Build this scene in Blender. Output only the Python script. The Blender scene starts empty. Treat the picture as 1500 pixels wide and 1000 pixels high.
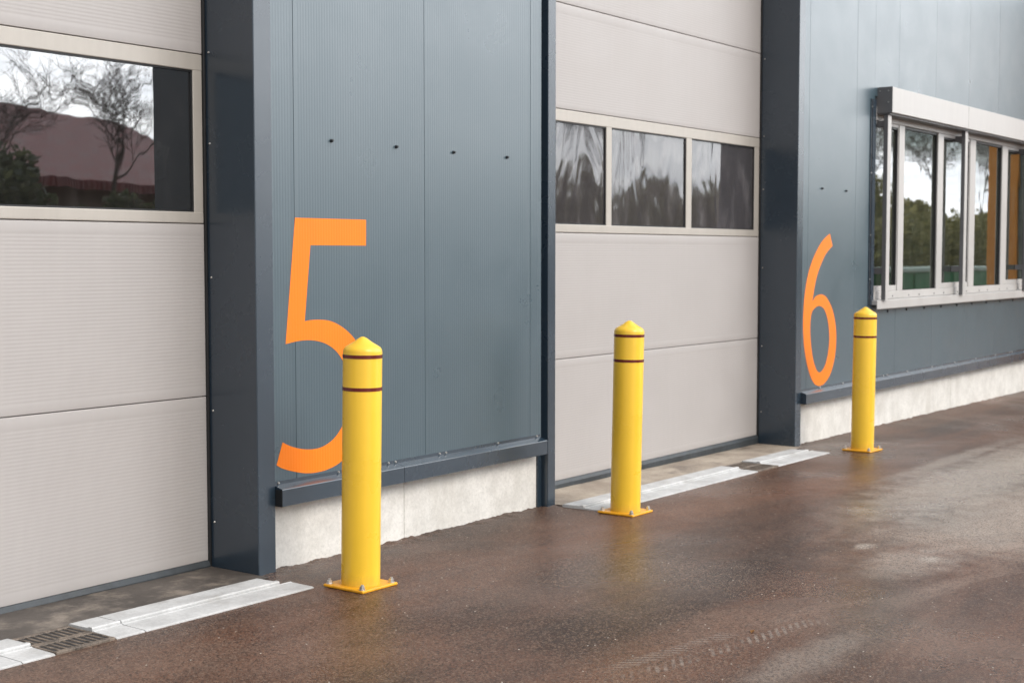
import bpy, bmesh, math, random
from mathutils import Vector, Matrix, noise
random.seed(7)
S = bpy.context.scene
COL = S.collection
R = math.radians

# ------------------------------------------------------------------ measures (metres)
# x runs along the facade, y into the building, z up; the viewer stands at (0, 0, 1.35)
CLAD = 4.333      # front plane of the metal cladding
PLINTH = 4.363    # front plane of the concrete plinth
DOORY = 4.623     # front plane of the sectional doors
TRIM = 4.322      # front plane of the corner trims
def gz(x):        # the yard falls gently towards the far end of the building
    return -0.0075 * (max(-25.0, min(60.0, x)) - 4.2)

# ------------------------------------------------------------------ object helpers
def link(name, me, mats, parent=None):
    o = bpy.data.objects.new(name, me)
    COL.objects.link(o)
    for m in (mats if isinstance(mats, (list, tuple)) else [mats]):
        me.materials.append(m)
    if parent: o.parent = parent
    return o

def empty(name, loc=(0, 0, 0), rz=0):
    o = bpy.data.objects.new(name, None)
    COL.objects.link(o)
    o.location = loc; o.rotation_euler = (0, 0, rz); o.empty_display_size = .2
    return o

def tag(o, label=None, cat=None, group=None, kind=None):
    if label: o['label'] = label
    if cat: o['category'] = cat
    if group: o['group'] = group
    if kind: o['kind'] = kind
    return o

def children(o): return [c for c in COL.objects if c.parent == o]
def copy_tree(o, parent=None):
    c = o.copy(); COL.objects.link(c); c.parent = parent
    for ch in children(o): copy_tree(ch, c)
    return c

class MB:
    """collects shapes for ONE mesh object"""
    def __init__(s): s.bm = bmesh.new()
    def _merge(s, b, mi, smooth):
        for f in b.faces: f.material_index = mi; f.smooth = smooth
        me = bpy.data.meshes.new('tmp'); b.to_mesh(me); b.free()
        s.bm.from_mesh(me); bpy.data.meshes.remove(me)
    def box(s, x0, x1, y0, y1, z0, z1, bev=0.0, mi=0, seg=2):
        b = bmesh.new()
        bmesh.ops.create_cube(b, size=1)
        for v in b.verts:
            v.co = Vector(((x0 + x1) / 2 + v.co.x * (x1 - x0), (y0 + y1) / 2 + v.co.y * (y1 - y0), (z0 + z1) / 2 + v.co.z * (z1 - z0)))
        if bev > 0:
            bmesh.ops.bevel(b, geom=b.edges[:], offset=bev, segments=seg, profile=.5, affect='EDGES', clamp_overlap=True)
        s._merge(b, mi, True); return s
    def cyl(s, p0, p1, r0, r1=None, n=16, mi=0, caps=True):
        p0, p1 = Vector(p0), Vector(p1); r1 = r0 if r1 is None else r1
        b = bmesh.new(); d = p1 - p0
        bmesh.ops.create_cone(b, cap_ends=caps, segments=n, radius1=r0, radius2=r1, depth=d.length)
        m = d.to_track_quat('Z', 'Y').to_matrix().to_4x4(); m.translation = (p0 + p1) / 2
        bmesh.ops.transform(b, matrix=m, verts=b.verts[:])
        s._merge(b, mi, True); return s
    def lathe(s, prof, n=64, mi=0, c=(0, 0, 0)):
        b = bmesh.new(); rings = []
        for r, z in prof:
            if r < 1e-6: rings.append([b.verts.new((c[0], c[1], c[2] + z))])
            else: rings.append([b.verts.new((c[0] + r * math.cos(2 * math.pi * k / n), c[1] + r * math.sin(2 * math.pi * k / n), c[2] + z)) for k in range(n)])
        for a, d in zip(rings, rings[1:]):
            for k in range(n):
                k2 = (k + 1) % n
                if len(a) == 1: b.faces.new((a[0], d[k2], d[k]))
                elif len(d) == 1: b.faces.new((a[k], a[k2], d[0]))
                else: b.faces.new((a[k], a[k2], d[k2], d[k]))
        bmesh.ops.recalc_face_normals(b, faces=b.faces[:])
        s._merge(b, mi, True); return s
    def prism(s, pts, axis, a0, a1, mi=0, holes=(), bev=0):
        """extrude a 2-D outline: axis 'x' -> pts are (y,z); axis 'y' -> pts are (x,z)"""
        b = bmesh.new(); es = []
        for loop in [pts] + list(holes):
            vs = [b.verts.new({'y': (p[0], 0, p[1]), 'x': (0, p[0], p[1]), 'z': (p[0], p[1], 0)}[axis]) for p in loop]
            for i in range(len(vs)): es.append(b.edges.new((vs[i], vs[(i + 1) % len(vs)])))
        bmesh.ops.triangle_fill(b, edges=es, use_beauty=True, use_dissolve=False)
        k = 'xyz'.index(axis)
        for v in b.verts: v.co[k] = a0
        r = bmesh.ops.extrude_face_region(b, geom=b.faces[:])
        for v in [g for g in r['geom'] if isinstance(g, bmesh.types.BMVert)]: v.co[k] = a1
        bmesh.ops.recalc_face_normals(b, faces=b.faces[:])
        s._merge(b, mi, False); return s
    def build(s, name, mats, parent=None, angle=14):
        me = bpy.data.meshes.new(name); s.bm.to_mesh(me); s.bm.free()
        me.set_sharp_from_angle(angle=R(angle))
        return link(name, me, mats, parent)

# ------------------------------------------------------------------ materials
def newmat(name):
    m = bpy.data.materials.new(name); m.use_nodes = True
    nt = m.node_tree; nt.nodes.clear()
    out = nt.nodes.new('ShaderNodeOutputMaterial')
    return m, nt, out
class G:
    """tiny node-graph helper"""
    def __init__(s, nt): s.nt = nt
    def n(s, t, **kw):
        nd = s.nt.nodes.new(t)
        for k, v in kw.items():
            if hasattr(nd, k) and k not in nd.inputs: setattr(nd, k, v)
            else: s.set(nd.inputs[k], v)
        return nd
    def set(s, sock, v):
        if isinstance(v, bpy.types.NodeSocket): s.nt.links.new(v, sock)
        elif isinstance(v, bpy.types.Node): s.nt.links.new(v.outputs[0], sock)
        else:
            if sock.type == 'RGBA' and len(v) == 3: v = (*v, 1)
            sock.default_value = v
    def math(s, op, a, b=0.0, c=0.0, clamp=False):
        nd = s.nt.nodes.new('ShaderNodeMath'); nd.operation = op; nd.use_clamp = clamp
        for i, v in enumerate((a, b, c)): s.set(nd.inputs[i], v)
        return nd.outputs[0]
    def co(s): return s.n('ShaderNodeTexCoord').outputs['Object']
    def mapped(s, v, scale=(1, 1, 1), loc=(0, 0, 0), rot=(0, 0, 0)):
        return s.n('ShaderNodeMapping', Vector=v, Scale=scale, Location=loc, Rotation=rot).outputs[0]
    def noise(s, v, scale, detail=4, rough=.55, dist=0.0):
        return s.n('ShaderNodeTexNoise', Vector=v, Scale=scale, Detail=detail, Roughness=rough, Distortion=dist).outputs['Fac']
    def ramp(s, f, a, b, lo=0.0, hi=1.0):
        nd = s.n('ShaderNodeMapRange', clamp=True); nd.interpolation_type = 'SMOOTHSTEP'
        for k, v in zip(('Value', 'From Min', 'From Max', 'To Min', 'To Max'), (f, a, b, lo, hi)): s.set(nd.inputs[k], v)
        return nd.outputs[0]
    def mix(s, f, a, b, mode='MIX'):
        nd = s.nt.nodes.new('ShaderNodeMix'); nd.data_type = 'RGBA'; nd.blend_type = mode
        s.set(nd.inputs[0], f); s.set(nd.inputs[6], a); s.set(nd.inputs[7], b)
        return nd.outputs[2]
    def sep(s, v): return s.n('ShaderNodeSeparateXYZ', Vector=v).outputs

def paint(name, col, rough=.4, rib=None, spec=.5, dirt=.06, metal=0.0, bump=.0, coat=0.0, wav=0.0, scale=3.0, ribd=.0006):
    m, nt, out = newmat(name); g = G(nt)
    v = g.co()
    n1 = g.noise(v, scale, 5, .6)
    n2 = g.noise(g.mapped(v, (9, 9, .8)), scale, 4, .6)
    f = g.math('ADD', g.math('MULTIPLY', n1, .6), g.math('MULTIPLY', n2, .4))
    dark = tuple(c * (1 - dirt * 2.2) for c in col); lite = tuple(min(1, c * (1 + dirt * 1.4)) for c in col)
    c = g.mix(g.ramp(f, .3, .7), dark, lite)
    p = g.n('ShaderNodeBsdfPrincipled', Metallic=metal)
    g.set(p.inputs['Base Color'], c)
    g.set(p.inputs['Roughness'], g.ramp(n1, .3, .7, rough * .88, rough * 1.12))
    p.inputs['Specular IOR Level'].default_value = spec
    p.inputs['Coat Weight'].default_value = coat; p.inputs['Coat Roughness'].default_value = .22
    nrm = None
    if wav:
        b = g.n('ShaderNodeBump', Strength=1.0, Distance=wav); g.set(b.inputs['Height'], g.noise(g.mapped(v, (1, 1, .5)), 1.6, 1, .4)); nrm = b.outputs[0]
    if rib:
        ax, per = rib
        x = g.sep(v)[ax]
        h = g.math('SINE', g.math('MULTIPLY', x, 2 * math.pi / per))
        h = g.math('MULTIPLY', g.math('SIGN', h), g.math('POWER', g.math('ABSOLUTE', h), .35))
        b = g.n('ShaderNodeBump', Strength=1.0, Distance=ribd); g.set(b.inputs['Height'], h)
        if nrm: g.set(b.inputs['Normal'], nrm)
        nrm = b.outputs[0]
    if bump:
        b = g.n('ShaderNodeBump', Strength=1.0, Distance=bump); g.set(b.inputs['Height'], g.noise(v, 140, 3, .6))
        if nrm: g.set(b.inputs['Normal'], nrm)
        nrm = b.outputs[0]
    if nrm: g.set(p.inputs['Normal'], nrm)
    nt.links.new(p.outputs[0], out.inputs[0])
    return m

M = {}
M['clad'] = paint('cladding_blue_grey', (.050, .082, .102), .31, dirt=.012, spec=.8, coat=.26)
M['trim'] = paint('trim_blue_grey', (.022, .037, .054), .26, dirt=.02, spec=.7, coat=.30)
M['door'] = paint('door_light_grey', (.372, .347, .334), .46, dirt=.012)
M['door_flat'] = paint('door_edge_grey', (.40, .37, .355), .48, dirt=.03)
M['alu'] = paint('champagne_aluminium', (.41, .378, .338), .40, dirt=.03, metal=.12)
M['rubber'] = paint('seal_rubber', (.035, .042, .048), .55, dirt=.2)
M['black'] = paint('gasket_black', (.012, .012, .013), .5, dirt=.2)
M['steel'] = paint('zinc_steel', (.62, .60, .57), .32, metal=.9, dirt=.1, scale=20)
M['darkhole'] = paint('dark_plastic', (.02, .022, .025), .4)
M['white_alu'] = paint('white_aluminium', (.44, .425, .41), .38, dirt=.03)
M['box_grey'] = paint('shutter_side_grey', (.13, .13, .135), .42, dirt=.04)
M['orange'] = paint('orange_vinyl', (.84, .195, .006), .5, spec=.32, dirt=.02)
M['yellow'] = paint('bollard_yellow', (.83, .515, .034), .30, dirt=.03, wav=.0006, spec=.5)
def grime(m, col, top, amt):
    nt = m.node_tree; g = G(nt); p = [n for n in nt.nodes if n.type == 'BSDF_PRINCIPLED'][0]
    old = p.inputs['Base Color'].links[0].from_socket; v = g.co(); z = g.sep(v)[2]
    edge = g.math('ADD', z, g.math('MULTIPLY', g.math('SUBTRACT', g.noise(g.mapped(v, (1, 1, .4)), 30, 5, .65), .5), top * 1.3))
    sp = g.ramp(g.noise(v, 120, 3, .6), .60, .70, 0, .5)
    f = g.math('ADD', g.ramp(edge, top * .1, top, amt, 0), g.math('MULTIPLY', sp, g.ramp(z, top * .5, top * 3, amt, 0)))
    scuff = g.ramp(g.noise(g.mapped(v, (1, 1, 14), (2, 5, 1)), 9, 5, .7), .68, .74, 0, .30)
    g.set(p.inputs['Base Color'], g.mix(g.math('ADD', f, scuff, clamp=True), old, col))
grime(M['yellow'], (.30, .20, .06), .07, .32)
M['plate'] = paint('plate_yellow', (.78, .36, .012), .36, dirt=.08, scale=12)
M['band'] = paint('maroon_tape', (.125, .014, .010), .22, dirt=.08)
M['inner'] = paint('interior_dark', (.10, .095, .09), .8)
M['orange_in'] = paint('pillar_orange', (.95, .37, .05), .45)

def concrete(name, a, b, rough=.85, stain=(.2, .16, .12), amount=.4, bump=.0012, scale=6):
    m, nt, out = newmat(name); g = G(nt); v = g.co()
    c = g.mix(g.ramp(g.noise(v, scale, 6, .65), .3, .7), a, b)
    c = g.mix(g.ramp(g.noise(v, 60, 4, .7), .35, .7, 0, .28), c, tuple(x * .6 for x in a))
    st = g.noise(g.mapped(v, (2.2, 2.2, .7), (3, 1, 2)), 2.2, 5, .65)
    c = g.mix(g.ramp(st, .5, .72, 0, amount), c, stain)
    # pores
    vo = g.n('ShaderNodeTexVoronoi', Vector=v, Scale=75.0)
    c = g.mix(g.ramp(vo.outputs['Distance'], .06, .16, .55, 0), c, tuple(x * .35 for x in a))
    p = g.n('ShaderNodeBsdfPrincipled'); g.set(p.inputs['Base Color'], c)
    g.set(p.inputs['Roughness'], g.ramp(st, .45, .75, rough, rough * .6))
    bm_ = g.n('ShaderNodeBump', Strength=1.0, Distance=bump)
    g.set(bm_.inputs['Height'], g.math('ADD', g.noise(v, 90, 4, .7), g.math('MULTIPLY', g.noise(v, 14, 4, .6), .8)))
    g.set(p.inputs['Normal'], bm_.outputs[0])
    nt.links.new(p.outputs[0], out.inputs[0]); return m
M['plinth'] = concrete('plinth_concrete', (.58, .56, .52), (.72, .70, .66), stain=(.45, .42, .37), amount=.4)
M['channel'] = concrete('channel_concrete', (.44, .44, .435), (.57, .57, .565), .7, stain=(.27, .255, .235), amount=.5)
M['apron'] = concrete('apron_concrete', (.055, .045, .038), (.10, .084, .072), .62, stain=(.26, .215, .17), amount=.75, scale=3)
M['apron_dry'] = concrete('apron_concrete_dry', (.26, .21, .165), (.44, .375, .30), .7, stain=(.07, .048, .036), amount=.85, scale=3)
M['iron'] = paint('cast_iron_rusty', (.15, .118, .092), .6, dirt=.38, scale=25, bump=.0008)
M['wall_beige'] = concrete('render_beige', (.30, .24, .19), (.36, .29, .23), .9)

def asphalt():
    m, nt, out = newmat('asphalt'); g = G(nt); v = g.co()
    xyz = g.sep(v)
    flat = g.n('ShaderNodeCombineXYZ', X=xyz[0], Y=xyz[1]).outputs[0]
    streak = g.mapped(flat, (.35, 1.6, 1), rot=(0, 0, R(-14)))
    a = g.noise(streak, .9, 6, .62, .6)            # long soft smears left by tyres
    b = g.noise(flat, .55, 5, .6, .4)              # big damp / dusty areas
    col = g.mix(g.ramp(a, .33, .68), (.030, .0145, .0095), (.128, .054, .028))
    col = g.mix(g.ramp(g.noise(g.mapped(flat, loc=(7, 3, 0)), 1.1, 4, .6), .48, .72, 0, .6), col, (.150, .072, .044))
    # dried dusty tone plus painted-in sky sheen, growing rightwards and away from the wall
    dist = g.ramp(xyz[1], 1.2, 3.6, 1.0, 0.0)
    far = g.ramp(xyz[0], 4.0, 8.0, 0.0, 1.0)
    dust_sheen_n = g.ramp(g.noise(g.mapped(flat, (.8, 1.3, 1), loc=(1.7, .4, 0)), .85, 6, .62, .8), .42, .66)
    dust_sheen = g.math('MULTIPLY', dust_sheen_n, g.math('ADD', g.math('MULTIPLY', g.math('MULTIPLY', dist, far), .95), .10))
    col = g.mix(dust_sheen, col, (.42, .33, .27))
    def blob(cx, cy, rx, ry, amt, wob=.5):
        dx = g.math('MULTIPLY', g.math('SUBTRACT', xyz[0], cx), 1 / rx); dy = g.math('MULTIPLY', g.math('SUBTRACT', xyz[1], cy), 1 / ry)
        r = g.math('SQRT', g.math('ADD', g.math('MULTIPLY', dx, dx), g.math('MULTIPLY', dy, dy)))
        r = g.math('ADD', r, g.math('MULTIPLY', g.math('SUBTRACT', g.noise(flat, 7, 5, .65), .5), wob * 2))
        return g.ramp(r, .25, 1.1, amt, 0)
    for bl in ((6.06, 2.23, .45, .22, .45), (6.32, 2.53, .10, .05, .8), (6.2, 2.18, .10, .05, .7), (8.8, 2.75, 2.4, .5, .85), (7.4, 2.2, 1.5, .5, .6), (10.8, 2.6, 2.4, .6, .85), (9.6, 3.2, 1.6, .10, .5), (4.35, 1.95, .55, .14, .35)):  # pale dry stains; the wide far ones also paint in grazing sky sheen
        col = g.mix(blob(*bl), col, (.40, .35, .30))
    # tyre print with slanted lugs
    u = g.math('ADD', g.math('MULTIPLY', g.math('SUBTRACT', xyz[0], 4.4), .985), g.math('MULTIPLY', g.math('SUBTRACT', xyz[1], 2.27), -.17))
    w = g.math('ADD', g.math('MULTIPLY', g.math('SUBTRACT', xyz[1], 2.27), .985), g.math('MULTIPLY', g.math('SUBTRACT', xyz[0], 4.4), .17))
    lug = g.math('SINE', g.math('MULTIPLY', g.math('ADD', u, g.math('MULTIPLY', g.math('ABSOLUTE', w), 1.1)), 150.0))
    tw = g.math('MULTIPLY', g.ramp(g.math('ABSOLUTE', w), .075, .095, 1, 0), g.math('MULTIPLY', g.ramp(g.math('ABSOLUTE', w), .012, .022, 0, 1), g.ramp(g.math('ABSOLUTE', u), .35, .75, 1, 0)))
    tw = g.math('MULTIPLY', tw, g.ramp(g.noise(flat, 9, 3, .6), .35, .6))
    col = g.mix(g.math('MULTIPLY', tw, g.ramp(lug, -.2, .6, 0, .8)), col, (.24, .20, .17))
    # stones in the binder
    vo = g.n('ShaderNodeTexVoronoi', Vector=flat, Scale=165.0); vc = g.sep(vo.outputs['Color'])
    col = g.mix(g.ramp(vc[0], .5, 1.0, 0, .6), col, (.23, .155, .11))
    col = g.mix(g.ramp(vc[1], .5, 1.0, 0, .75), col, (.010, .007, .006))
    vo2 = g.n('ShaderNodeTexVoronoi', Vector=flat, Scale=38.0); v2 = g.sep(vo2.outputs['Color'])
    peb = g.math('MULTIPLY', g.ramp(v2[2], .985, .99), g.ramp(vo2.outputs['Distance'], .08, .14, 1, 0))
    col = g.mix(peb, col, (.62, .58, .5))
    p = g.n('ShaderNodeBsdfPrincipled'); g.set(p.inputs['Base Color'], col)
    damp = g.ramp(b, .36, .62, .22, .42)
    g.set(p.inputs['Roughness'], g.math('ADD', damp, g.math('MULTIPLY', dust_sheen, .25)))
    p.inputs['Specular IOR Level'].default_value = .23
    bp = g.n('ShaderNodeBump', Strength=.6, Distance=.0022)
    g.set(bp.inputs['Height'], g.math('ADD', g.noise(flat, 260, 2, .6), g.math('MULTIPLY', vo.outputs['Distance'], -.6)))
    g.set(p.inputs['Normal'], bp.outputs[0])
    nt.links.new(p.outputs[0], out.inputs[0]); return m
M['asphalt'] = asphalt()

def glass(name, ior, tint, wavy, painted_haze=0.0, rgh=.012, veil=(.5, .47, .46)):
    """pane: mirrors by angle, lets the rest of the light into the building"""
    m, nt, out = newmat(name); g = G(nt); v = g.co()
    fr = g.n('ShaderNodeFresnel', IOR=ior)
    gl = g.n('ShaderNodeBsdfGlossy', Roughness=rgh); g.set(gl.inputs['Color'], (.97, .98, 1.0))
    tr = g.n('ShaderNodeBsdfTransparent'); g.set(tr.inputs['Color'], tint)
    if wavy:
        b = g.n('ShaderNodeBump', Strength=1.0, Distance=wavy)
        xyz = g.sep(v)
        h1 = g.noise(g.mapped(v, (1, 1, .45)), 3.2, 2, .45, .6)
        g.set(b.inputs['Height'], h1)
        g.set(gl.inputs['Normal'], b.outputs[0]); g.set(fr.inputs['Normal'], b.outputs[0])
    mx = g.n('ShaderNodeMixShader'); g.set(mx.inputs[0], fr.outputs[0])
    nt.links.new(tr.outputs[0], mx.inputs[1]); nt.links.new(gl.outputs[0], mx.inputs[2])
    last = mx
    if painted_haze:  # diffuse haze painted over the pane to soften and lighten its reflections
        df = g.n('ShaderNodeBsdfDiffuse'); g.set(df.inputs['Color'], veil)
        m2 = g.n('ShaderNodeMixShader')
        g.set(m2.inputs[0], g.ramp(g.noise(g.mapped(v, (3, 1, 1)), 3, 5, .6), .45, .8, painted_haze * .35, painted_haze))
        nt.links.new(mx.outputs[0], m2.inputs[1]); nt.links.new(df.outputs[0], m2.inputs[2]); last = m2
    nt.links.new(last.outputs[0], out.inputs[0]); return m
M['acrylic'] = glass('acrylic_pane', 2.9, (.55, .55, .58), .0007, painted_haze=.035)
M['acrylic_wavy'] = glass('acrylic_pane_bowed', 1.72, (.5, .48, .5), .010, painted_haze=.24, rgh=.04, veil=(.40, .375, .385))
M['glass'] = glass('window_glass', 3.6, (.62, .72, .70), .0005, painted_haze=.10, veil=(.42, .46, .36))

def leafy(name, a, b):
    m, nt, out = newmat(name); g = G(nt)
    r = g.n('ShaderNodeNewGeometry').outputs['Random Per Island']
    c = g.mix(r, a, b)
    p = g.n('ShaderNodeBsdfPrincipled', Roughness=.6); g.set(p.inputs['Base Color'], c)
    tl = g.n('ShaderNodeBsdfTranslucent'); g.set(tl.inputs['Color'], c)
    mx = g.n('ShaderNodeMixShader'); g.set(mx.inputs[0], .5)
    nt.links.new(p.outputs[0], mx.inputs[1]); nt.links.new(tl.outputs[0], mx.inputs[2])
    nt.links.new(mx.outputs[0], out.inputs[0]); return m
M['evergreen'] = leafy('evergreen_leaves', (.17, .17, .06), (.42, .38, .16))
M['conifer'] = leafy('conifer_needles', (.06, .085, .045), (.15, .16, .085))
M['bark'] = concrete('tree_bark', (.06, .045, .036), (.11, .085, .07), .9, amount=.3)
M['rooftile'] = paint('red_roof_tiles', (.19, .028, .024), .6, rib=(0, .25), dirt=.2, ribd=.02)
M['redwall'] = paint('red_barn_boards', (.17, .055, .045), .7, rib=(0, .18), dirt=.2, ribd=.01)
M['green'] = paint('container_green', (.05, .28, .12), .45, dirt=.15)
M['green_lid'] = paint('container_pale_green', (.58, .74, .64), .5, dirt=.1)
M['leaf'] = paint('dry_leaf', (.42, .20, .05), .6, dirt=.2, scale=40)
M['mesh_white'] = paint('white_board', (.7, .7, .7), .5)

# ------------------------------------------------------------------ ground: one sheet, finer near the wall
def ground():
    bm = bmesh.new()
    xs = [-400, -150, -60, -25] + [-20 + 2 * i for i in range(11)] + [2.5 + .02 * i for i in range(0, 600)] + [14.5 + .25 * i for i in range(0, 40)] + [25, 30, 40, 60, 150, 400]
    ys = [-400, -150, -60, -30, -15, -8, -4, -2, 0, 1, 2, 3, 3.5, 4.0, 4.15] + [4.25 + .02 * i for i in range(9)] + [4.6, 5.2, 8, 60, 400]
    grid = []
    for x in xs:
        row = []
        for y in ys:
            z = gz(x)
            bay = (4.165 < x < 6.37) or x > 9.455
            if bay and 4.24 < y < 4.45 and x < 25:
                k = min(1, (y - 4.24) / .1)
                n = noise.noise((x * 5, y * 5, 1.3)) * .005 + noise.noise((x * 14, y * 14, 4.1)) * .006 + noise.noise((x * 37, y * 37, 8.1)) * .007
                z += k * (n + .002)
            if 4.5 < y < 8 and False: z -= .01
            row.append(bm.verts.new((x, y, z)))
        grid.append(row)
    for i in range(len(xs) - 1):
        for j in range(len(ys) - 1):
            f = bm.faces.new((grid[i][j], grid[i + 1][j], grid[i + 1][j + 1], grid[i][j + 1])); f.smooth = True
    me = bpy.data.meshes.new('ground'); bm.to_mesh(me); bm.free()
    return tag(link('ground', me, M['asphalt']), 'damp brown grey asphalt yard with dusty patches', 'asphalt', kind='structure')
ground()

# ------------------------------------------------------------------ the warehouse
B = tag(empty('warehouse', (9, CLAD, 0)), 'blue grey metal clad warehouse with numbered loading doors 5 and 6', 'warehouse')
def part(mb, name, mats, parent=B, label=None):
    o = mb.build(name, mats, parent)
    # children keep world coordinates: undo the parent offset
    off = Vector((0, 0, 0)); p = parent
    while p: off += p.location; p = p.parent
    o.data.transform(Matrix.Translation(-o.location))
    o.matrix_parent_inverse = Matrix.Identity(4)
    o.location = -off
    if label: o['label'] = label
    return o

TOP = 5.6
XR = 26.0
WIN = (10.90, 18.9, .94, 2.60)       # opening of the ribbon window
JOINTS = [4.400 + .8765 * k for k in range(0, 26)]
RIB, RD = .0165, .00024
def rib_points(a, b, per, depth, base=0.0):
    """micro-profile: (position, depth) pairs of a shallow trapezoid wave between a and b"""
    out = [(a, base)]
    k = math.ceil((a + .002) / per)
    while (k + 1) * per < b - .002:
        p = k * per
        out += [(p, base), (p + per * .10, base + depth), (p + per * .46, base + depth), (p + per * .56, base)]
        k += 1
    return out + [(b, base)]
def rib_y(x, per=RIB, depth=RD):
    t = (x / per) % 1.0
    return depth * (t / .10 if t < .10 else 1 if t < .46 else (.56 - t) / .10 if t < .56 else 0)
def clad_strip(mb, x0, x1, z0, z1):
    """cladding with a narrow recessed joint every 0.88 m"""
    cuts = [x0] + [j for j in JOINTS if x0 + .03 < j < x1 - .03] + [x1]
    for a, b in zip(cuts, cuts[1:]):
        a2, b2 = a + (.0009 if a != x0 else 0), b - (.0009 if b != x1 else 0)
        pts = [(x, CLAD + d) for x, d in rib_points(a2 + .003, b2 - .003, RIB, RD)]
        mb.prism([(a2, CLAD + .0012)] + [(a2 + .0012, CLAD)] + pts + [(b2 - .0012, CLAD), (b2, CLAD + .0012), (b2, CLAD + .06), (a2, CLAD + .06)], 'z', z0, z1)
mb = MB(); clad_strip(mb, 4.2585, 6.254, .30, TOP); mb.box(4.26, 6.25, CLAD + .0605, CLAD + .09, .30, TOP, mi=1)
part(mb, 'cladding', [M['clad'], M['black']])
mb = MB()
clad_strip(mb, 9.546, WIN[0], .30, TOP); clad_strip(mb, WIN[0], WIN[1], .30, WIN[2]); clad_strip(mb, WIN[0], WIN[1], WIN[3], TOP); clad_strip(mb, WIN[1], XR, .30, TOP)
for a in ((9.55, WIN[0], .30, TOP), (WIN[0], WIN[1], .30, WIN[2]), (WIN[0], WIN[1], WIN[3], TOP), (WIN[1], XR, .30, TOP)):
    mb.box(a[0], a[1], CLAD + .0605, CLAD + .09, a[2], a[3], mi=1)
part(mb, 'cladding', [M['clad'], M['black']])
DOORTOP = 4.30
mb = MB()
for a, b in ((.96, 4.165), (6.36, 9.455)): clad_strip(mb, a, b, DOORTOP, TOP)
clad_strip(mb, -12, .86, .30, TOP)
part(mb, 'cladding', [M['clad'], M['black']])

# corner trims and door reveals: L-shaped folded sheet, screws along the inner edge
def pillar(x_edge, x_wall, deep_x, side):
    """x_edge: arris at the opening; x_wall: where the cladding starts; side=-1 opening lies to the left"""
    mb = MB()
    a, b = min(x_edge, x_wall), max(x_edge, x_wall)
    mb.prism([(x_edge, TRIM + .003), (x_edge + .003, TRIM), (x_wall, TRIM), (x_wall, CLAD + .07), (x_edge + .05, CLAD + .07), (x_edge + .05, DOORY + .02), (x_edge + .0025, DOORY + .02)], 'z', -.06, TOP)
    # screws near the door
    for z in (.20, .681, 1.25, 1.816, 2.198, 2.75, 3.3):
        sx = x_edge + .0025 * (-side)
        mb.cyl((sx + .0005 * -side, 4.592, z), (sx + .004 * side, 4.592, z), .0052, .0035, 10, 1)
    return part(mb, 'door_pillar', [M['trim'], M['steel']])
pillar(4.160, 4.258, 4.15, -1)
# the right-hand trim of the bay has a groove with screws between it and the cladding
mb = MB()
mb.box(6.292, 6.364, TRIM - .008, CLAD + .07, -.06, TOP, .003)
mb.box(6.2545, 6.2915, CLAD + .022, CLAD + .07, -.06, TOP, .002)
mb.box(6.314, 6.3615, CLAD + .071, DOORY + .02, -.06, DOORTOP + .1, .002)
for z in (.55, .69, .992, 1.30, 1.543, 1.931, 2.323, 2.72, 3.1):
    mb.cyl((6.272, CLAD + .0225, z), (6.272, CLAD + .016, z), .0052, .0035, 10, 1)
part(mb, 'door_pillar', [M['trim'], M['steel']])
pillar(9.452, 9.545, 9.46, -1)
mb = MB(); mb.box(.86, .958, TRIM, CLAD + .07, -.06, TOP, .003); mb.box(.91, .9555, CLAD + .071, DOORY + .02, -.06, DOORTOP + .1, .002)
part(mb, 'door_pillar', M['trim'])

# concrete plinth with a casting joint
mb = MB()
for a, b in ((4.2585, 5.150), (5.152, 6.2535)): mb.box(a, b, PLINTH, PLINTH + .2, -.12, .299, .003)
part(mb, 'plinth', M['plinth'])
mb = MB()
for a, b in ((9.5455, 12.9), (12.905, 17.0), (17.005, 22), (22.005, XR)): mb.box(a, b, PLINTH, PLINTH + .2, -.25, .299, .003)
part(mb, 'plinth', M['plinth'])
mb = MB(); mb.box(-12, .859, PLINTH, PLINTH + .2, -.12, .299, .003); part(mb, 'plinth', M['plinth'])

# drip flashing: lip screwed to the cladding, sloped top, front drop
def flashing(x0, x1, laps, screws, dz=0.0):
    mb = MB(); cuts = [x0] + laps + [x1]
    for a, b in zip(cuts, cuts[1:]):
        prof = [(CLAD - .0015, .385), (CLAD - .0035, .385), (CLAD - .0038, .370), (CLAD - .049, .356), (CLAD - .051, .353), (CLAD - .051, .283), (CLAD - .048, .281), (CLAD + .028, .281), (CLAD + .028, .2995), (CLAD - .0015, .2995)]
        mb.prism([(p, q + dz) for p, q in prof], 'x', a + .0012, b - .0012)
    for x in screws: mb.cyl((x, CLAD - .003, .378 + dz), (x, CLAD - .0085, .378 + dz), .0058, .004, 10, 1)
    return part(mb, 'base_flashing', [M['trim'], M['steel']])
flashing(4.2615, 6.243, [5.06], [4.285, 4.66, 5.00, 5.05, 5.38, 5.43, 5.86, 6.21])
mb = MB(); mb.box(4.2595, 4.2612, CLAD - .0505, CLAD - .012, .2815, .353); part(mb, 'flashing_end_cap', M['black'])
flashing(9.552, XR, [11.2, 14.6, 18.0, 22], [9.9, 10.33, 10.8, 11.16, 11.24, 11.7, 12.3, 12.9, 13.5, 14.1, 14.56, 14.64, 15.2], -.018)
flashing(-12, .85, [-6, -2], [.6, .1, -.6])

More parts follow.
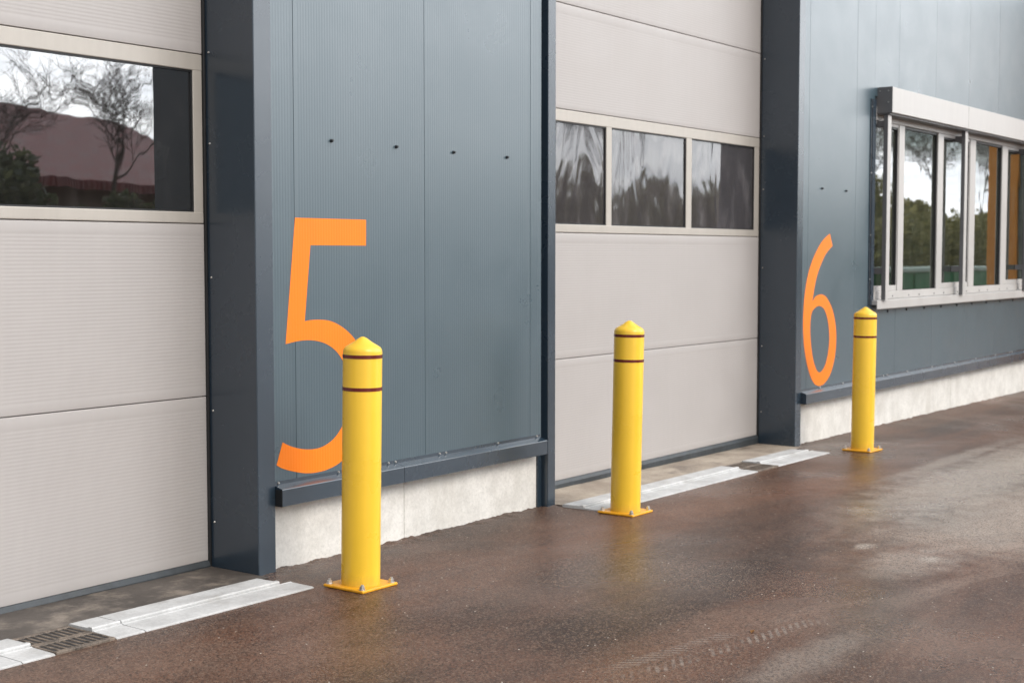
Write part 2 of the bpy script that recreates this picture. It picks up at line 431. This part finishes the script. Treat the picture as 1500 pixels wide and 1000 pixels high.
# numbers, cut from orange film
def crom(pts, closed, sub=6):
    out = []; n = len(pts)
    for i in range(n if closed else n - 1):
        p0 = pts[(i - 1) % n] if closed or i > 0 else pts[0]; p1 = pts[i]; p2 = pts[(i + 1) % n]
        p3 = pts[(i + 2) % n] if closed or i + 2 < n else pts[-1]
        for k in range(sub):
            t = k / sub
            out.append(tuple(.5 * (2 * p1[j] + (p2[j] - p0[j]) * t + (2 * p0[j] - 5 * p1[j] + 4 * p2[j] - p3[j]) * t * t + (3 * p1[j] - p0[j] - 3 * p2[j] + p3[j]) * t ** 3) for j in (0, 1)))
    if not closed: out.append(pts[-1])
    return out
def film(outline, holes=()):
    """vinyl film 0.3 mm off the cladding that follows its micro-profile"""
    mb = MB(); mb.prism(outline, 'y', 0, .0004, holes=holes)
    xs_ = [p[0] for p in outline]; k = math.floor(min(xs_) / RIB)
    while k * RIB < max(xs_):
        for f in (0, .10, .46, .56):
            bmesh.ops.bisect_plane(mb.bm, geom=mb.bm.verts[:] + mb.bm.edges[:] + mb.bm.faces[:], plane_co=((k + f) * RIB, 0, 0), plane_no=(1, 0, 0), dist=1e-6)
        k += 1
    for v in mb.bm.verts: v.co.y += CLAD - .0009 + rib_y(v.co.x)
    return mb
five = [(4.403, 1.505), (4.858, 1.505), (4.856, 1.388), (4.496, 1.388)]
five += crom([(4.457, 1.060), (4.515, 1.064), (4.601, 1.058), (4.671, 1.036), (4.734, 1.001), (4.788, .955), (4.842, .880), (4.874, .790), (4.882, .700), (4.862, .601), (4.800, .504), (4.690, .427), (4.610, .401), (4.533, .393), (4.455, .398), (4.372, .417), (4.311, .437), (4.279, .454)], False, 4)
five += crom([(4.316, .548), (4.367, .525), (4.440, .505), (4.506, .498), (4.565, .503), (4.625, .525), (4.671, .560), (4.710, .612), (4.731, .681), (4.733, .762), (4.720, .824), (4.695, .875), (4.650, .922), (4.587, .956), (4.512, .974), (4.428, .977), (4.340, .967)], False, 4)
mb = film(five); part(mb, 'number', M['orange'], label='orange number 5')
six = crom([(10.104, 1.410), (10.025, 1.375), (9.949, 1.325), (9.853, 1.225), (9.793, 1.125), (9.752, 1.010)], False, 5)
six += crom([(9.758, 1.006), (9.80, 1.035), (9.878, 1.050), (9.95, 1.045), (10.022, 1.015), (10.119, .930), (10.180, .812), (10.196, .690), (10.170, .560), (10.102, .453), (10.000, .388), (9.900, .370), (9.799, .397), (9.706, .485), (9.630, .633), (9.594, .800), (9.600, .984), (9.650, 1.165), (9.738, 1.300), (9.866, 1.415), (9.964, 1.470), (10.050, 1.502)], False, 4)
hole = crom([(9.880, .966), (9.965, .938), (10.033, .855), (10.066, .734), (10.052, .622), (9.996, .520), (9.914, .472), (9.845, .490), (9.777, .575), (9.734, .694), (9.718, .820), (9.738, .915), (9.800, .955)], True, 4)
mb = film(six, [hole]); part(mb, 'number', M['orange'], label='orange number 6')

# dark bolt stubs left on the cladding
for x, z in ((4.632, 1.846), (5.069, 1.846), (5.499, 1.845), (5.941, 1.845), (9.895, 1.833), (10.341, 1.830)):
    mb = MB(); mb.cyl((x, CLAD - .0005, z), (x, CLAD - .005, z), .0085, .008, 14, 0); mb.cyl((x, CLAD - .005, z), (x, CLAD - .014, z), .006, .0055, 6, 1)
    part(mb, 'wall_bolt', [M['darkhole'], M['darkhole']])

# ---------------- sectional doors
SEAMS = [.030, .742, 1.478, 2.190, 2.795, 3.52, 4.24]
def sectional_door(xl, xr, pane_edges, pane_mat, gx, dz):
    d = empty('sectional_door', (0, 0, 0)); d.parent = B; d.location = -Vector(B.location)
    for i, (z0, z1) in enumerate(zip(SEAMS, SEAMS[1:])):
        if i == 2: continue
        mb = MB()
        za, zb = z0 + .0016 + dz, z1 - .0016 + dz
        e = [(.004 - .004 * math.sin(t), .004 - .004 * math.cos(t)) for t in (0, .4, .8, 1.2, 1.5708)]
        pts = [(DOORY + u, za + v) for u, v in e] + [(DOORY + d, z) for z, d in rib_points(za + .030, zb - .036, .0148, .00018)] + [(DOORY + u, zb - v) for u, v in reversed(e)]
        mb.prism(pts + [(DOORY + .04, zb), (DOORY + .04, za)], 'x', xl, xr)
        part(mb, 'door_panel', M['door'], d)
    # glazed section
    z0, z1 = SEAMS[2] + .0016 + dz, SEAMS[3] - .0016 + dz
    pz0, pz1 = 1.527 + dz, 2.120 + dz
    mb = MB(); fy0, fy1 = DOORY - .002, DOORY + .038
    mb.box(xl, xr, fy0, fy1, z0, pz0, .004); mb.box(xl, xr, fy0, fy1, pz1, z1, .004)
    xs = [xl] + [e for p in pane_edges for e in p] + [xr]
    for a, b in zip(xs[0::2], xs[1::2]): mb.box(a, b, fy0 + .0015, fy1 - .0015, pz0 - .003, pz1 + .003, .003)
    part(mb, 'window_frame', M['alu'], d)
    mb = MB()
    for a, b in pane_edges:
        w = .007
        mb.box(a, b, DOORY + .004, DOORY + .03, pz0, pz0 + w); mb.box(a, b, DOORY + .004, DOORY + .03, pz1 - w, pz1)
        mb.box(a, a + w, DOORY + .0045, DOORY + .0295, pz0 + w, pz1 - w); mb.box(b - w, b, DOORY + .0045, DOORY + .0295, pz0 + w, pz1 - w)
    part(mb, 'gasket', M['black'], d)
    for a, b in pane_edges:
        mb = MB(); mb.box(a + .0075, b - .0075, DOORY + .012, DOORY + .026, pz0 + .0075, pz1 - .0075)
        part(mb, 'pane', pane_mat, d)
    mb = MB()
    prof = [(DOORY - .012, gz(gx) - .012), (DOORY - .016, .012 + dz), (DOORY - .006, .032 + dz), (DOORY + .035, .034 + dz), (DOORY + .04, gz(gx) - .012)]
    mb.prism(prof, 'x', xl, xr)
    part(mb, 'bottom_seal', M['rubber'], d)
    for a, b in ((xr + .0005, xr + .0115), (xl - .0115, xl - .0005)):
        mb = MB(); mb.box(a, b, DOORY - .012, DOORY + .05, -.06, DOORTOP, .002)
        part(mb, 'side_seal', M['black'], d)
    return d
d1 = sectional_door(.972, 4.1500, [(1.125, 2.060), (2.128, 3.063), (3.131, 4.100)], M['acrylic'], 4.2, 0)
d2 = sectional_door(6.376, 9.4445, [(6.432, 7.366), (7.428, 8.362), (8.437, 9.372)], M['acrylic_wavy'], 7.5, -.004)
d1['label'] = 'sectional door with finely ribbed panels left of number 5'
d2['label'] = 'sectional door between the numbers 5 and 6'

# ---------------- ribbon window with roller shutter
w = empty('ribbon_window'); w.parent = B; w.location = -Vector(B.location)
FY = CLAD + .004                                  # front of the fixed frame
mull = [(11.456, 11.580), (12.391, 12.532), (13.258, 13.415), (14.227, 14.403), (15.10, 15.26), (16.07, 16.23), (16.94, 17.1), (17.9, 18.06)]
mb = MB()
mb.box(10.905, WIN[1], FY, FY + .08, .985, 1.046, .003)
mb.box(10.905, WIN[1], FY, FY + .08, 2.412, 2.52, .003)
mb.box(10.870, 10.918, FY + .012, FY + .08, 1.0465, 2.4115, .003) if False else mb.box(10.905, 10.925, FY + .03, FY + .08, 1.0465, 2.4115, .002)
for a, b in mull: mb.box(a, b, FY + .001, FY + .08, 1.0465, 2.4115, .004)
x = 11.1
while x < 16.5:
    for k in (0, .25): mb.cyl((x + k, FY, 1.005), (x + k, FY - .004, 1.005), .0065, .006, 10, 1)
    x += .62
part(mb, 'frame', [M['white_alu'], M['darkhole']], w)
bays = [(10.925, 11.456)] + [(mull[i][1], mull[i + 1][0]) for i in range(len(mull) - 1)]
for i, (a, b) in enumerate(bays):
    sash = (i % 2 == 0)
    z0, z1 = (1.092, 2.388) if sash else (1.0500, 2.4090)
    if sash:
        mb = MB()
        mb.prism([(a + .002, 1.048), (b - .002, 1.048), (b - .002, 2.410), (a + .002, 2.410)], 'y', FY + .008, FY + .06, holes=[[(a + .012, z0), (b - .012, z0), (b - .012, z1), (a + .012, z1)]])
        part(mb, 'sash', M['white_alu'], w)
    q = .022 if sash else .012; e = .0125 if sash else .001
    mb = MB()
    mb.box(a + e, a + q, FY + .012, FY + .06, z0 + .0005, z1 - .0005); mb.box(b - q, b - e, FY + .0125, FY + .06, z0 + .0005, z1 - .0005)
    mb.box(a + q, b - q, FY + .012, FY + .06, z1 - .018, z1 - .0005)
    part(mb, 'gasket', M['black'], w)
    mb = MB(); mb.box(a + q + .0005, b - q - .0005, FY + .03, FY + .046, z0 + .0005, z1 - .0185)
    part(mb, 'pane', M['glass'], w)
mb = MB()
prof = [(CLAD + .03, .984), (CLAD - .045, .980), (CLAD - .055, .976), (CLAD - .055, .912), (CLAD - .051, .908), (CLAD - .049, .912), (CLAD - .049, .945), (CLAD + .03, .945)]
mb.prism(prof, 'x', 10.872, WIN[1] + .03)
x = 11.236
while x < 16: mb.cyl((x, CLAD, .885), (x, CLAD - .008, .885), .011, .009, 10, 1); x += .425
part(mb, 'sill', [M['white_alu'], M['darkhole']], w)
mb = MB()
mb.box(10.955, 12.80, CLAD - .123, CLAD + .02, 2.468, 2.669, .004); mb.box(12.803, 14.75, CLAD - .123, CLAD + .02, 2.468, 2.669, .004); mb.box(14.753, 18.9, CLAD - .123, CLAD + .02, 2.468, 2.669, .004)
mb.box(10.949, 10.9545, CLAD - .1235, CLAD + .018, 2.466, 2.671, .002, mi=1)
for yy, zz in ((CLAD - .09, 2.64), (CLAD - .09, 2.55), (CLAD - .02, 2.64)): mb.cyl((10.9489, yy, zz), (10.945, yy, zz), .006, .005, 10, 2)
mb.box(10.96, 18.88, CLAD - .10, CLAD + .01, 2.455, 2.4675, mi=1)
part(mb, 'shutter_box', [M['white_alu'], M['box_grey'], M['steel']], w)
for x in (10.972, 12.845, 14.78, 16.6):
    mb = MB()
    mb.box(x, x + .004, CLAD - .080, CLAD - .046, .9815, 2.454, .001, mi=1)
    mb.box(x + .0045, x + .075, CLAD - .082, CLAD - .046, .9815, 2.454, .003, mi=0)
    for z in (1.19, 2.36): mb.box(x + .006, x + .03, CLAD - .0455, FY + .027, z, z + .05, .002, mi=1)
    part(mb, 'guide_rail', [M['white_alu'], M['box_grey']], w)
mb = MB()
mb.box(10.842, 10.9045, CLAD - .011, CLAD + .07, .94, 2.57, .002)
mb.box(10.818, 10.8415, CLAD - .004, CLAD + .0, .94, 2.565, .001, mi=1)
mb.box(10.808, 10.8175, CLAD - .009, CLAD + .0, .94, 2.572, .001)
for z in (1.15, 1.5, 1.99, 2.51): mb.cyl((10.83, CLAD - .0045, z), (10.83, CLAD - .009, z), .006, .005, 10, 2)
part(mb, 'side_trim', [M['trim'], M['black'], M['steel']], w)
mb = MB(); mb.box(10.905, WIN[1], CLAD + .02, CLAD + .08, 2.521, WIN[3]); part(mb, 'head_panel', M['box_grey'], w)

# ---------------- shell behind the front (keeps the inside dark)
mb = MB()
for a, b in ((-12, .955), (4.2, 6.33), (9.49, 10.89)): mb.box(a, b, CLAD + .091, CLAD + .12, .3, TOP - .01) if False else None
mb.box(-12, XR, 16, 16.2, -.3, TOP, .01); mb.box(-12.2, -12, CLAD, 16.2, -.3, TOP); mb.box(XR, XR + .2, CLAD, 16.2, -.3, TOP)
part(mb, 'outer_wall', M['inner'])
mb = MB(); mb.box(-12.3, XR + .3, CLAD - .02, 16.3, TOP + .001, TOP + .25, .02); part(mb, 'roof', M['trim'])
mb = MB(); mb.box(-12, XR, DOORY + .06, 16, -.45, .0); part(mb, 'interior_floor', M['inner'])
mb = MB(); mb.box(9.6, 9.75, CLAD + .12, 16, 0, TOP - .01); part(mb, 'partition_wall', M['inner'])
mb = MB(); mb.box(18.02, 18.3, 3.45, CLAD - .06, -.3, 4.2, .004); part(mb, 'porch_wall', M['trim'])
mb = MB(); mb.box(17.98, 18.34, 3.08, 3.449, -.3, 4.3, .006); part(mb, 'porch_pillar', M['orange_in'], label='orange pillar mirrored in the window')
mb = MB(); mb.box(17.9, 22.0, 3.0, CLAD - .03, 4.301, 4.5, .006); part(mb, 'porch_roof', M['trim'])

# ------------------------------------------------------------------ concrete aprons and slot drains in front of the doors
def apron(x0, x1, mat, label):
    mb = MB(); n = 24
    b = mb.bm
    ys = (4.256, 4.30, 4.40, 4.50, 4.66)
    g_ = [[b.verts.new((x0 + (x1 - x0) * i / n, y, gz(x0 + (x1 - x0) * i / n) + .004 + .002 * noise.noise((i * .7, y * 9, 2)))) for y in ys] for i in range(n + 1)]
    for i in range(n):
        for j in range(len(ys) - 1): b.faces.new((g_[i][j], g_[i + 1][j], g_[i + 1][j + 1], g_[i][j + 1]))
    o = mb.build('threshold', mat); tag(o, label, 'threshold', kind='structure')
apron(.965, 4.158, M['apron'], 'damp dark concrete threshold before the left door')
apron(6.37, 9.450, M['apron_dry'], 'rust stained concrete threshold before the door between the numbers')

def drain(x0, x1, gx, label):
    xm = (x0 + x1) / 2
    t = tag(empty('drainage_channel', (xm, 4.12, gz(xm))), label, 'drain', 'slot drains in front of the doors')
    tilt = math.atan(-.0075); t.rotation_euler = (0, -tilt, 0)
    lx = lambda x: x - xm
    yo, yr, yi = 3.985 - 4.12, 0.004, 4.254 - 4.12
    # profile across (y,z): outer flag, slot lip, inner flag
    def blk(mb, a, b, jag=False):
        mb.prism([(yo, -.06), (yr - .009, -.06), (yr - .009, .0105), (yr - .016, .0075), (yo + .01, .0062), (yo, .003)], 'x', a, b)
        mb.prism([(yr - .004, -.06), (yi, -.06), (yi, .013), (yi - .004, .0155), (yr + .022, .0165), (yr + .016, .021), (yr, .021), (yr - .004, .017)], 'x', a, b - (.06 if jag else 0))
        mb.box(a, b - (.06 if jag else 0), yr - .0085, yr - .0045, -.06, -.015, mi=1)
    cuts = []
    a = gx[1] + .13
    segs = [(x0, gx[0] - .132), (gx[0] - .13, gx[0] - .003), (gx[1] + .003, gx[1] + .13), (gx[1] + .132, x1)]
    for i, (a, b) in enumerate(segs):
        L = b - a; k = max(1, round(L / 1.0))
        for q in range(k):
            mb = MB(); blk(mb, lx(a + L * q / k) + .0012, lx(a + L * (q + 1) / k) - .0012, i == 3 and q == k - 1)
            o = mb.build('channel_block', [M['channel'], M['black']], t)
    # cast grate with two rows of slots over a black sheet painting the shade below
    mb = MB(); A, Bx = lx(gx[0]), lx(gx[1])
    h0, h1 = -.012, .010
    W_ = yi - yo
    for yy0, yy1 in ((yo, yo + .02), (yo + W_ / 2 - .016, yo + W_ / 2 + .016), (yi - .02, yi)): mb.box(A, Bx, yy0, yy1, h0, h1, .003)
    n = 9; bw = (Bx - A) / (2 * n + 1) * .85
    for i in range(n + 1):
        xx = A + (Bx - A - bw) * i / n
        mb.box(xx, xx + bw, yo + .0205, yo + W_ / 2 - .0165, h0 + .002, h1 - .001, .003); mb.box(xx, xx + bw, yo + W_ / 2 + .0165, yi - .0205, h0 + .002, h1 - .001, .003)
    mb.build('grate', M['iron'], t)
    mb = MB(); mb.box(A, Bx, yo, yi, -.05, .0055 - .011); mb.build('pit_shade', M['black'], t) if False else mb.bm.free()
    mb = MB(); mb.box(A + .001, Bx - .001, yo + .002, yi - .002, .0045, .0062); mb.build('pit_shade', M['black'], t)  # thin black sheet stands in for the shade under the grate
drain(1.0, 4.140, (2.905, 3.150), 'pale concrete slot drain with rusty grate before the left door')
drain(6.345, 9.300, (8.180, 8.470), 'pale concrete slot drain behind the middle bollard')

# ------------------------------------------------------------------ bollards
def make_bollard():
    t = empty('bollard')
    r = .0795
    mb = MB()
    prof = [(r, .008), (r, .955), (r - .0008, .958)]
    prof = [(r, .008), (r, .957), (r - .001, .964), (r - .0035, .970), (r - .008, .9757), (r - .015, .981), (r - .025, .9868), (.045, .9925), (.034, .9995), (.025, 1.0062), (.017, 1.0120), (.009, 1.0162), (.004, 1.0178), (0, 1.0182)]
    mb.lathe(prof, 96); mb.build('post', M['yellow'], t, 60)
    for z in (.809, .940):
        mb = MB(); mb.lathe([(r + .0001, z - .0075), (r + .0011, z - .0072), (r + .0011, z + .0072), (r + .0001, z + .0075)], 96); mb.build('stripe', M['band'], t, 50)
    mb = MB(); h = .1075
    mb.box(-h, h, -h, h, 0.001, .0125, .004, seg=3); mb.build('base_plate', M['plate'], t)
    for sx in (-1, 1):
        for sy in (-1, 1):
            x, y = sx * .0885, sy * .0885
            mb = MB(); mb.cyl((x, y, .0126), (x, y, .0150), .0145, .0145, 20); mb.cyl((x, y, .0151), (x, y, .0265), .0115, .0112, 6); mb.cyl((x, y, .0266), (x, y, .0335), .0068, .0060, 12)
            mb.build('anchor_bolt', M['steel'], t)
    return t
bol = make_bollard()
RIGHT = Vector((math.sin(R(35.888)), -math.cos(R(35.888)), 0))
for i, (x, y, lean, rz, lab) in enumerate((
        (4.283, 3.862, .85, 0, 'yellow bollard before the orange number 5, nearest the viewer'),
        (6.405, 3.893, .95, R(1), 'middle yellow bollard, before the door between the numbers'),
        (9.590, 3.868, .5, R(-2), 'farthest yellow bollard, right of the orange number 6'))):
    o = bol if i == 0 else copy_tree(bol)
    o.location = (x, y, gz(x))
    q = Matrix.Rotation(R(lean), 3, Vector((0, 0, 1)).cross(RIGHT)) @ Matrix.Rotation(rz, 3, 'Z')
    o.rotation_euler = q.to_euler()
    tag(o, lab, 'bollard', 'yellow steel bollards along the facade')

# ------------------------------------------------------------------ litter
def make_leaf(x, y, rz, s, label):
    mb = MB(); b = mb.bm
    prof = [(-.5, 0), (-.3, .13), (0, .2), (.3, .12), (.5, 0)]
    top = [b.verts.new((px * s, py * s, .004 + .03 * s * abs(py) + .012 * s * math.sin(px * 5 + 2))) for px, py in prof]
    mid = [b.verts.new((px * s, 0, .004)) for px, py in prof[1:-1]]
    bot = [b.verts.new((px * s, -py * s, .004 + .25 * s * abs(py))) for px, py in prof[1:-1]]
    T = [top[0]] + top[1:-1] + [top[-1]]; Mi = [top[0]] + mid + [top[-1]]; Bo = [top[0]] + bot + [top[-1]]
    for A_, B_ in ((T, Mi), (Mi, Bo)):
        for k in range(len(A_) - 1):
            vs = []
            for v_ in (A_[k], B_[k], B_[k + 1], A_[k + 1]):
                if v_ not in vs: vs.append(v_)
            if len(vs) >= 3: b.faces.new(vs)
    bmesh.ops.solidify(b, geom=b.faces[:], thickness=.0006)
    o = mb.build('fallen_leaf', M['leaf']); o.location = (x, y, gz(x)); o.rotation_euler = (0, 0, rz)
    tag(o, label, 'leaf')
make_leaf(4.58, 2.25, R(20), .042, 'small dry brown leaf lying on the asphalt')

# ------------------------------------------------------------------ what stands opposite and shows in the panes
def leaf_cloud(shape, n, size, seed):
    rnd = random.Random(seed); bm = bmesh.new()
    for _ in range(n):
        p = shape(rnd)
        nrm = Vector((rnd.gauss(0, 1), rnd.gauss(0, 1), rnd.gauss(.4, 1))).normalized()
        q = nrm.to_track_quat('Z', 'Y'); s = size * rnd.uniform(.6, 1.4); a = rnd.random() * 6.28
        vs = [bm.verts.new(p + q @ Vector((s * k * math.cos(a + t), s * l * math.sin(a + t), 0))) for t, k, l in ((0, 1, 1), (1.57, .45, .45), (3.14, 1, 1), (4.71, .45, .45))]
        bm.faces.new(vs)
    me = bpy.data.meshes.new('foliage'); bm.to_mesh(me); bm.free(); return me

def limbs(mb, p, d, L, r, depth, rnd, tips=None):
    segs = 3; q = p.copy(); dd = d.copy()
    for k in range(segs):
        n_ = q + dd * (L / segs); r2 = r * (1 - .16 * (k + 1))
        mb.cyl(q, n_, max(.006, r * (1 - .16 * k)), max(.005, r2), 6 if depth > 1 else 4, caps=False)
        q = n_; dd = (dd + Vector((rnd.gauss(0, .13), rnd.gauss(0, .13), rnd.gauss(.03, .08)))).normalized()
        if depth > 0 and (k > 0 or depth < 4):
            for _ in range(2 if depth > 1 else 3):
                side = Vector((rnd.gauss(0, 1), rnd.gauss(0, 1), rnd.gauss(.25, .5))).normalized()
                nd = (dd * .75 + side * .75).normalized()
                limbs(mb, q, nd, L * rnd.uniform(.5, .72), r2 * .55, depth - 1, rnd, tips)

def bare_tree(seed, h):
    rnd = random.Random(seed)
    t = empty('bare_tree')
    mb = MB(); mb.cyl((0, 0, -.1), (.05, .02, h * .28), h * .016, h * .0105, 10, caps=False)
    mb.build('trunk', M['bark'], t)
    mb = MB(); limbs(mb, Vector((.05, .02, h * .27)), Vector((.05, 0, 1)), h * .34, h * .0100, 4, rnd)
    mb.build('crown', M['bark'], t)
    return t
def ever_tree(seed, w_, h, mat, n=3800):
    t = empty('evergreen_tree')
    mb = MB(); mb.cyl((0, 0, -.1), (0, 0, h * .6), .12, .05, 8); mb.build('trunk', M['bark'], t)
    lob = [(random.Random(seed + k).uniform(-.5, .5) * w_, random.Random(seed + k + 50).uniform(-.5, .5) * w_, h * (.2 + .7 * k / 9), w_ * (.62 - .38 * k / 9)) for k in range(10)]
    def shape(r):
        l = r.choice(lob); v_ = Vector((r.gauss(0, 1), r.gauss(0, 1), r.gauss(0, 1))).normalized() * (r.random() ** .4) * l[3]
        return Vector((l[0], l[1], max(.1, l[2])) ) + v_
    link('crown', leaf_cloud(shape, n, .16, seed), mat, t)
    return t
def place(proto, first, x, y, s, rz, lab, cat, grp):
    o = proto if first else copy_tree(proto)
    o.location = (x, y, gz(x)); o.scale = (s, s, s); o.rotation_euler = (0, 0, rz)
    tag(o, lab, cat, grp)
bt = bare_tree(3, 9.0)
for i, (x, y, s, rz, lab) in enumerate(((17.6, -13.0, .64, .4, 'bare tree reflected in the left door pane, before the red barn'), (16.4, -14.5, .60, 2.6, 'slighter bare tree mirrored in the left door pane, left of the larger bare tree'), (34, -14, 1.0, 2.1, 'bare tree reflected in the panes of the middle door'), (28.5, -15, .9, 1.0, 'bare tree reflected in the hidden left pane of the middle door'), (39, -15, .95, 3.1, 'bare tree reflected in the right pane of the middle door'),
        (58, -14, 1.0, 4.4, 'tall bare tree reflected in the left part of the ribbon window'), (66, -14.5, 1.05, 5.5, 'bare tree reflected in the right part of the ribbon window'), (74, -15, 1.1, .9, 'bare tree reflected beside the orange pillar in the ribbon window'))):
    place(bt, i == 0, x, y, s, rz, lab, 'tree', 'bare trees across the yard')
ev = ever_tree(11, 3.4, 4.0, M['evergreen'])
hedge = [(27 + 3.1 * k + random.uniform(-.5, .5), -10.5 + random.uniform(-1.2, .6) - .06 * k, random.uniform(.80, 1.0)) for k in range(16)]
for i, (x, y, s) in enumerate(hedge):
    place(ev, i == 0, x, y, s, random.random() * 6, 'dense olive green evergreen in the hedge mirrored in the panes', 'tree', 'evergreens forming a hedge across the yard')
cf = ever_tree(29, 3.0, 5.0, M['conifer'], 3200); cf.name = 'conifer'
for i, (x, y, s, lab) in enumerate(((12.9, -9.5, .60, 'dark conifer mirrored at the left edge of the left pane'), (15.3, -10, .48, 'low dark conifer mirrored in the left door pane beside the bare tree'))):
    place(cf, i == 0, x, y, s, i * 2.0, lab, 'tree', 'dark conifers before the barn')

# red roofed barn
bn = tag(empty('barn', (18, -27, gz(18)), R(-17)), 'barn with beige walls and a low red tiled roof mirrored in the left door pane', 'barn')
mb = MB(); mb.box(-12, 14, -5, 5, -.5, 3.4, .02); mb.build('wall', M['wall_beige'], bn)
mb = MB(); mb.prism([(-6.2, 3.2), (0, 5.9), (6.2, 3.2), (6.2, 3.45), (0, 6.15), (-6.2, 3.45)], 'x', -12.8, 14.8); mb.build('roof', M['rooftile'], bn)
mb = MB(); mb.prism([(-4.9, 3.41), (4.9, 3.41), (0, 5.6)], 'x', -11.9, 13.9); mb.build('gable', M['redwall'], bn)
for x in (-6, 0, 6):
    mb = MB(); mb.box(x, x + 1.4, 5.003, 5.06, 1.1, 2.4, .01); mb.build('window', [M['mesh_white']], bn)

# green skip
sk = tag(empty('waste_container', (45.6, -7.6, gz(45.6)), R(4)), 'green waste container with pale lid mirrored low in the ribbon window', 'container')
mb = MB(); mb.prism([(-3.6, .15), (3.6, .15), (4.2, 1.1), (-4.2, 1.1)], 'y', -1, 1)
for x in (-3, -1.5, 0, 1.5, 3): mb.box(x - .05, x + .05, 1.002, 1.06, .2, 1.05)
mb.build('body', M['green'], sk)
mb = MB(); mb.box(-4.3, 4.3, -1.1, 1.1, 1.103, 1.24, .03); mb.build('lid', M['green_lid'], sk)
for x in (-2.6, 2.6):
    for y in (-.7, .7):
        mb = MB(); mb.cyl((x, y - .06, .08), (x, y + .06, .08), .08, n=16); mb.build('wheel', M['black'], sk)

# ------------------------------------------------------------------ light
SUN_AZ, SUN_EL = Vector((-.08, -.99)), 38.0
sd = Vector((SUN_AZ.x, SUN_AZ.y, 0)).normalized() * math.cos(R(SUN_EL)); sd.z = math.sin(R(SUN_EL))
sl = bpy.data.lights.new('sun', 'SUN'); sl.energy = .9; sl.angle = R(22); sl.color = (1.0, .93, .84)
so = bpy.data.objects.new('sun', sl); COL.objects.link(so); so.rotation_euler = sd.to_track_quat('Z', 'Y').to_euler()
W = bpy.data.worlds.new('World'); S.world = W; W.use_nodes = True
nt = W.node_tree; nt.nodes.clear(); g = G(nt)
sky = g.n('ShaderNodeTexSky'); sky.sky_type = 'NISHITA'; sky.sun_disc = False; sky.sun_elevation = R(SUN_EL)
sky.sun_rotation = math.atan2(sd.x, sd.y)
gen = g.n('ShaderNodeTexCoord').outputs['Generated']
xyz = g.sep(gen)
zz = g.math('ADD', g.math('MAXIMUM', xyz[2], 0.0), .12)
pl = g.n('ShaderNodeCombineXYZ', X=g.math('DIVIDE', xyz[0], zz), Y=g.math('DIVIDE', xyz[1], zz)).outputs[0]
c1 = g.noise(g.mapped(pl, loc=(.4, 1.1, 0)), .9, 7, .58, .3)
cover = g.ramp(c1, .30, .52)
lum = g.ramp(g.noise(g.mapped(pl, loc=(5, 2, 0)), 1.4, 6, .6), .3, .7, 0, 1)
gd = Vector((.66, -.68, .34)).normalized()       # bright zone added to the overcast, apart from the sun, for facade and panes
dt = g.n('ShaderNodeVectorMath', operation='DOT_PRODUCT'); g.set(dt.inputs[0], gen); dt.inputs[1].default_value = gd
grad = g.math('ADD', .50, g.math('MULTIPLY', g.math('POWER', g.math('MAXIMUM', dt.outputs['Value'], 0.0), 3.0), 1.9))
cloud = g.n('ShaderNodeVectorMath', operation='SCALE')
g.set(cloud.inputs[0], g.mix(lum, (7.4, 7.8, 8.3), (12.8, 12.8, 12.7))); g.set(cloud.inputs['Scale'], grad)
bg = g.n('ShaderNodeBackground', Strength=.10)
g.set(bg.inputs['Color'], g.mix(g.math('MULTIPLY', cover, .93), sky.outputs[0], cloud))
wo = nt.nodes.new('ShaderNodeOutputWorld'); nt.links.new(bg.outputs[0], wo.inputs[0])

# ------------------------------------------------------------------ camera
cam = bpy.data.cameras.new('camera'); co = bpy.data.objects.new('camera', cam); COL.objects.link(co)
cam.sensor_width = 36; cam.lens = 36 * 2083 / 1500
co.location = (0, 0, 1.35); co.rotation_euler = (R(90 - 3.516), 0, R(35.888 - 90))
cam.clip_start = .05; cam.clip_end = 2000
cam.dof.use_dof = True; cam.dof.focus_distance = 5.9; cam.dof.aperture_fstop = 4.5
S.camera = co
S.view_settings.view_transform = 'Standard'; S.view_settings.look = 'None'; S.view_settings.exposure = 1.0; S.view_settings.gamma = 1
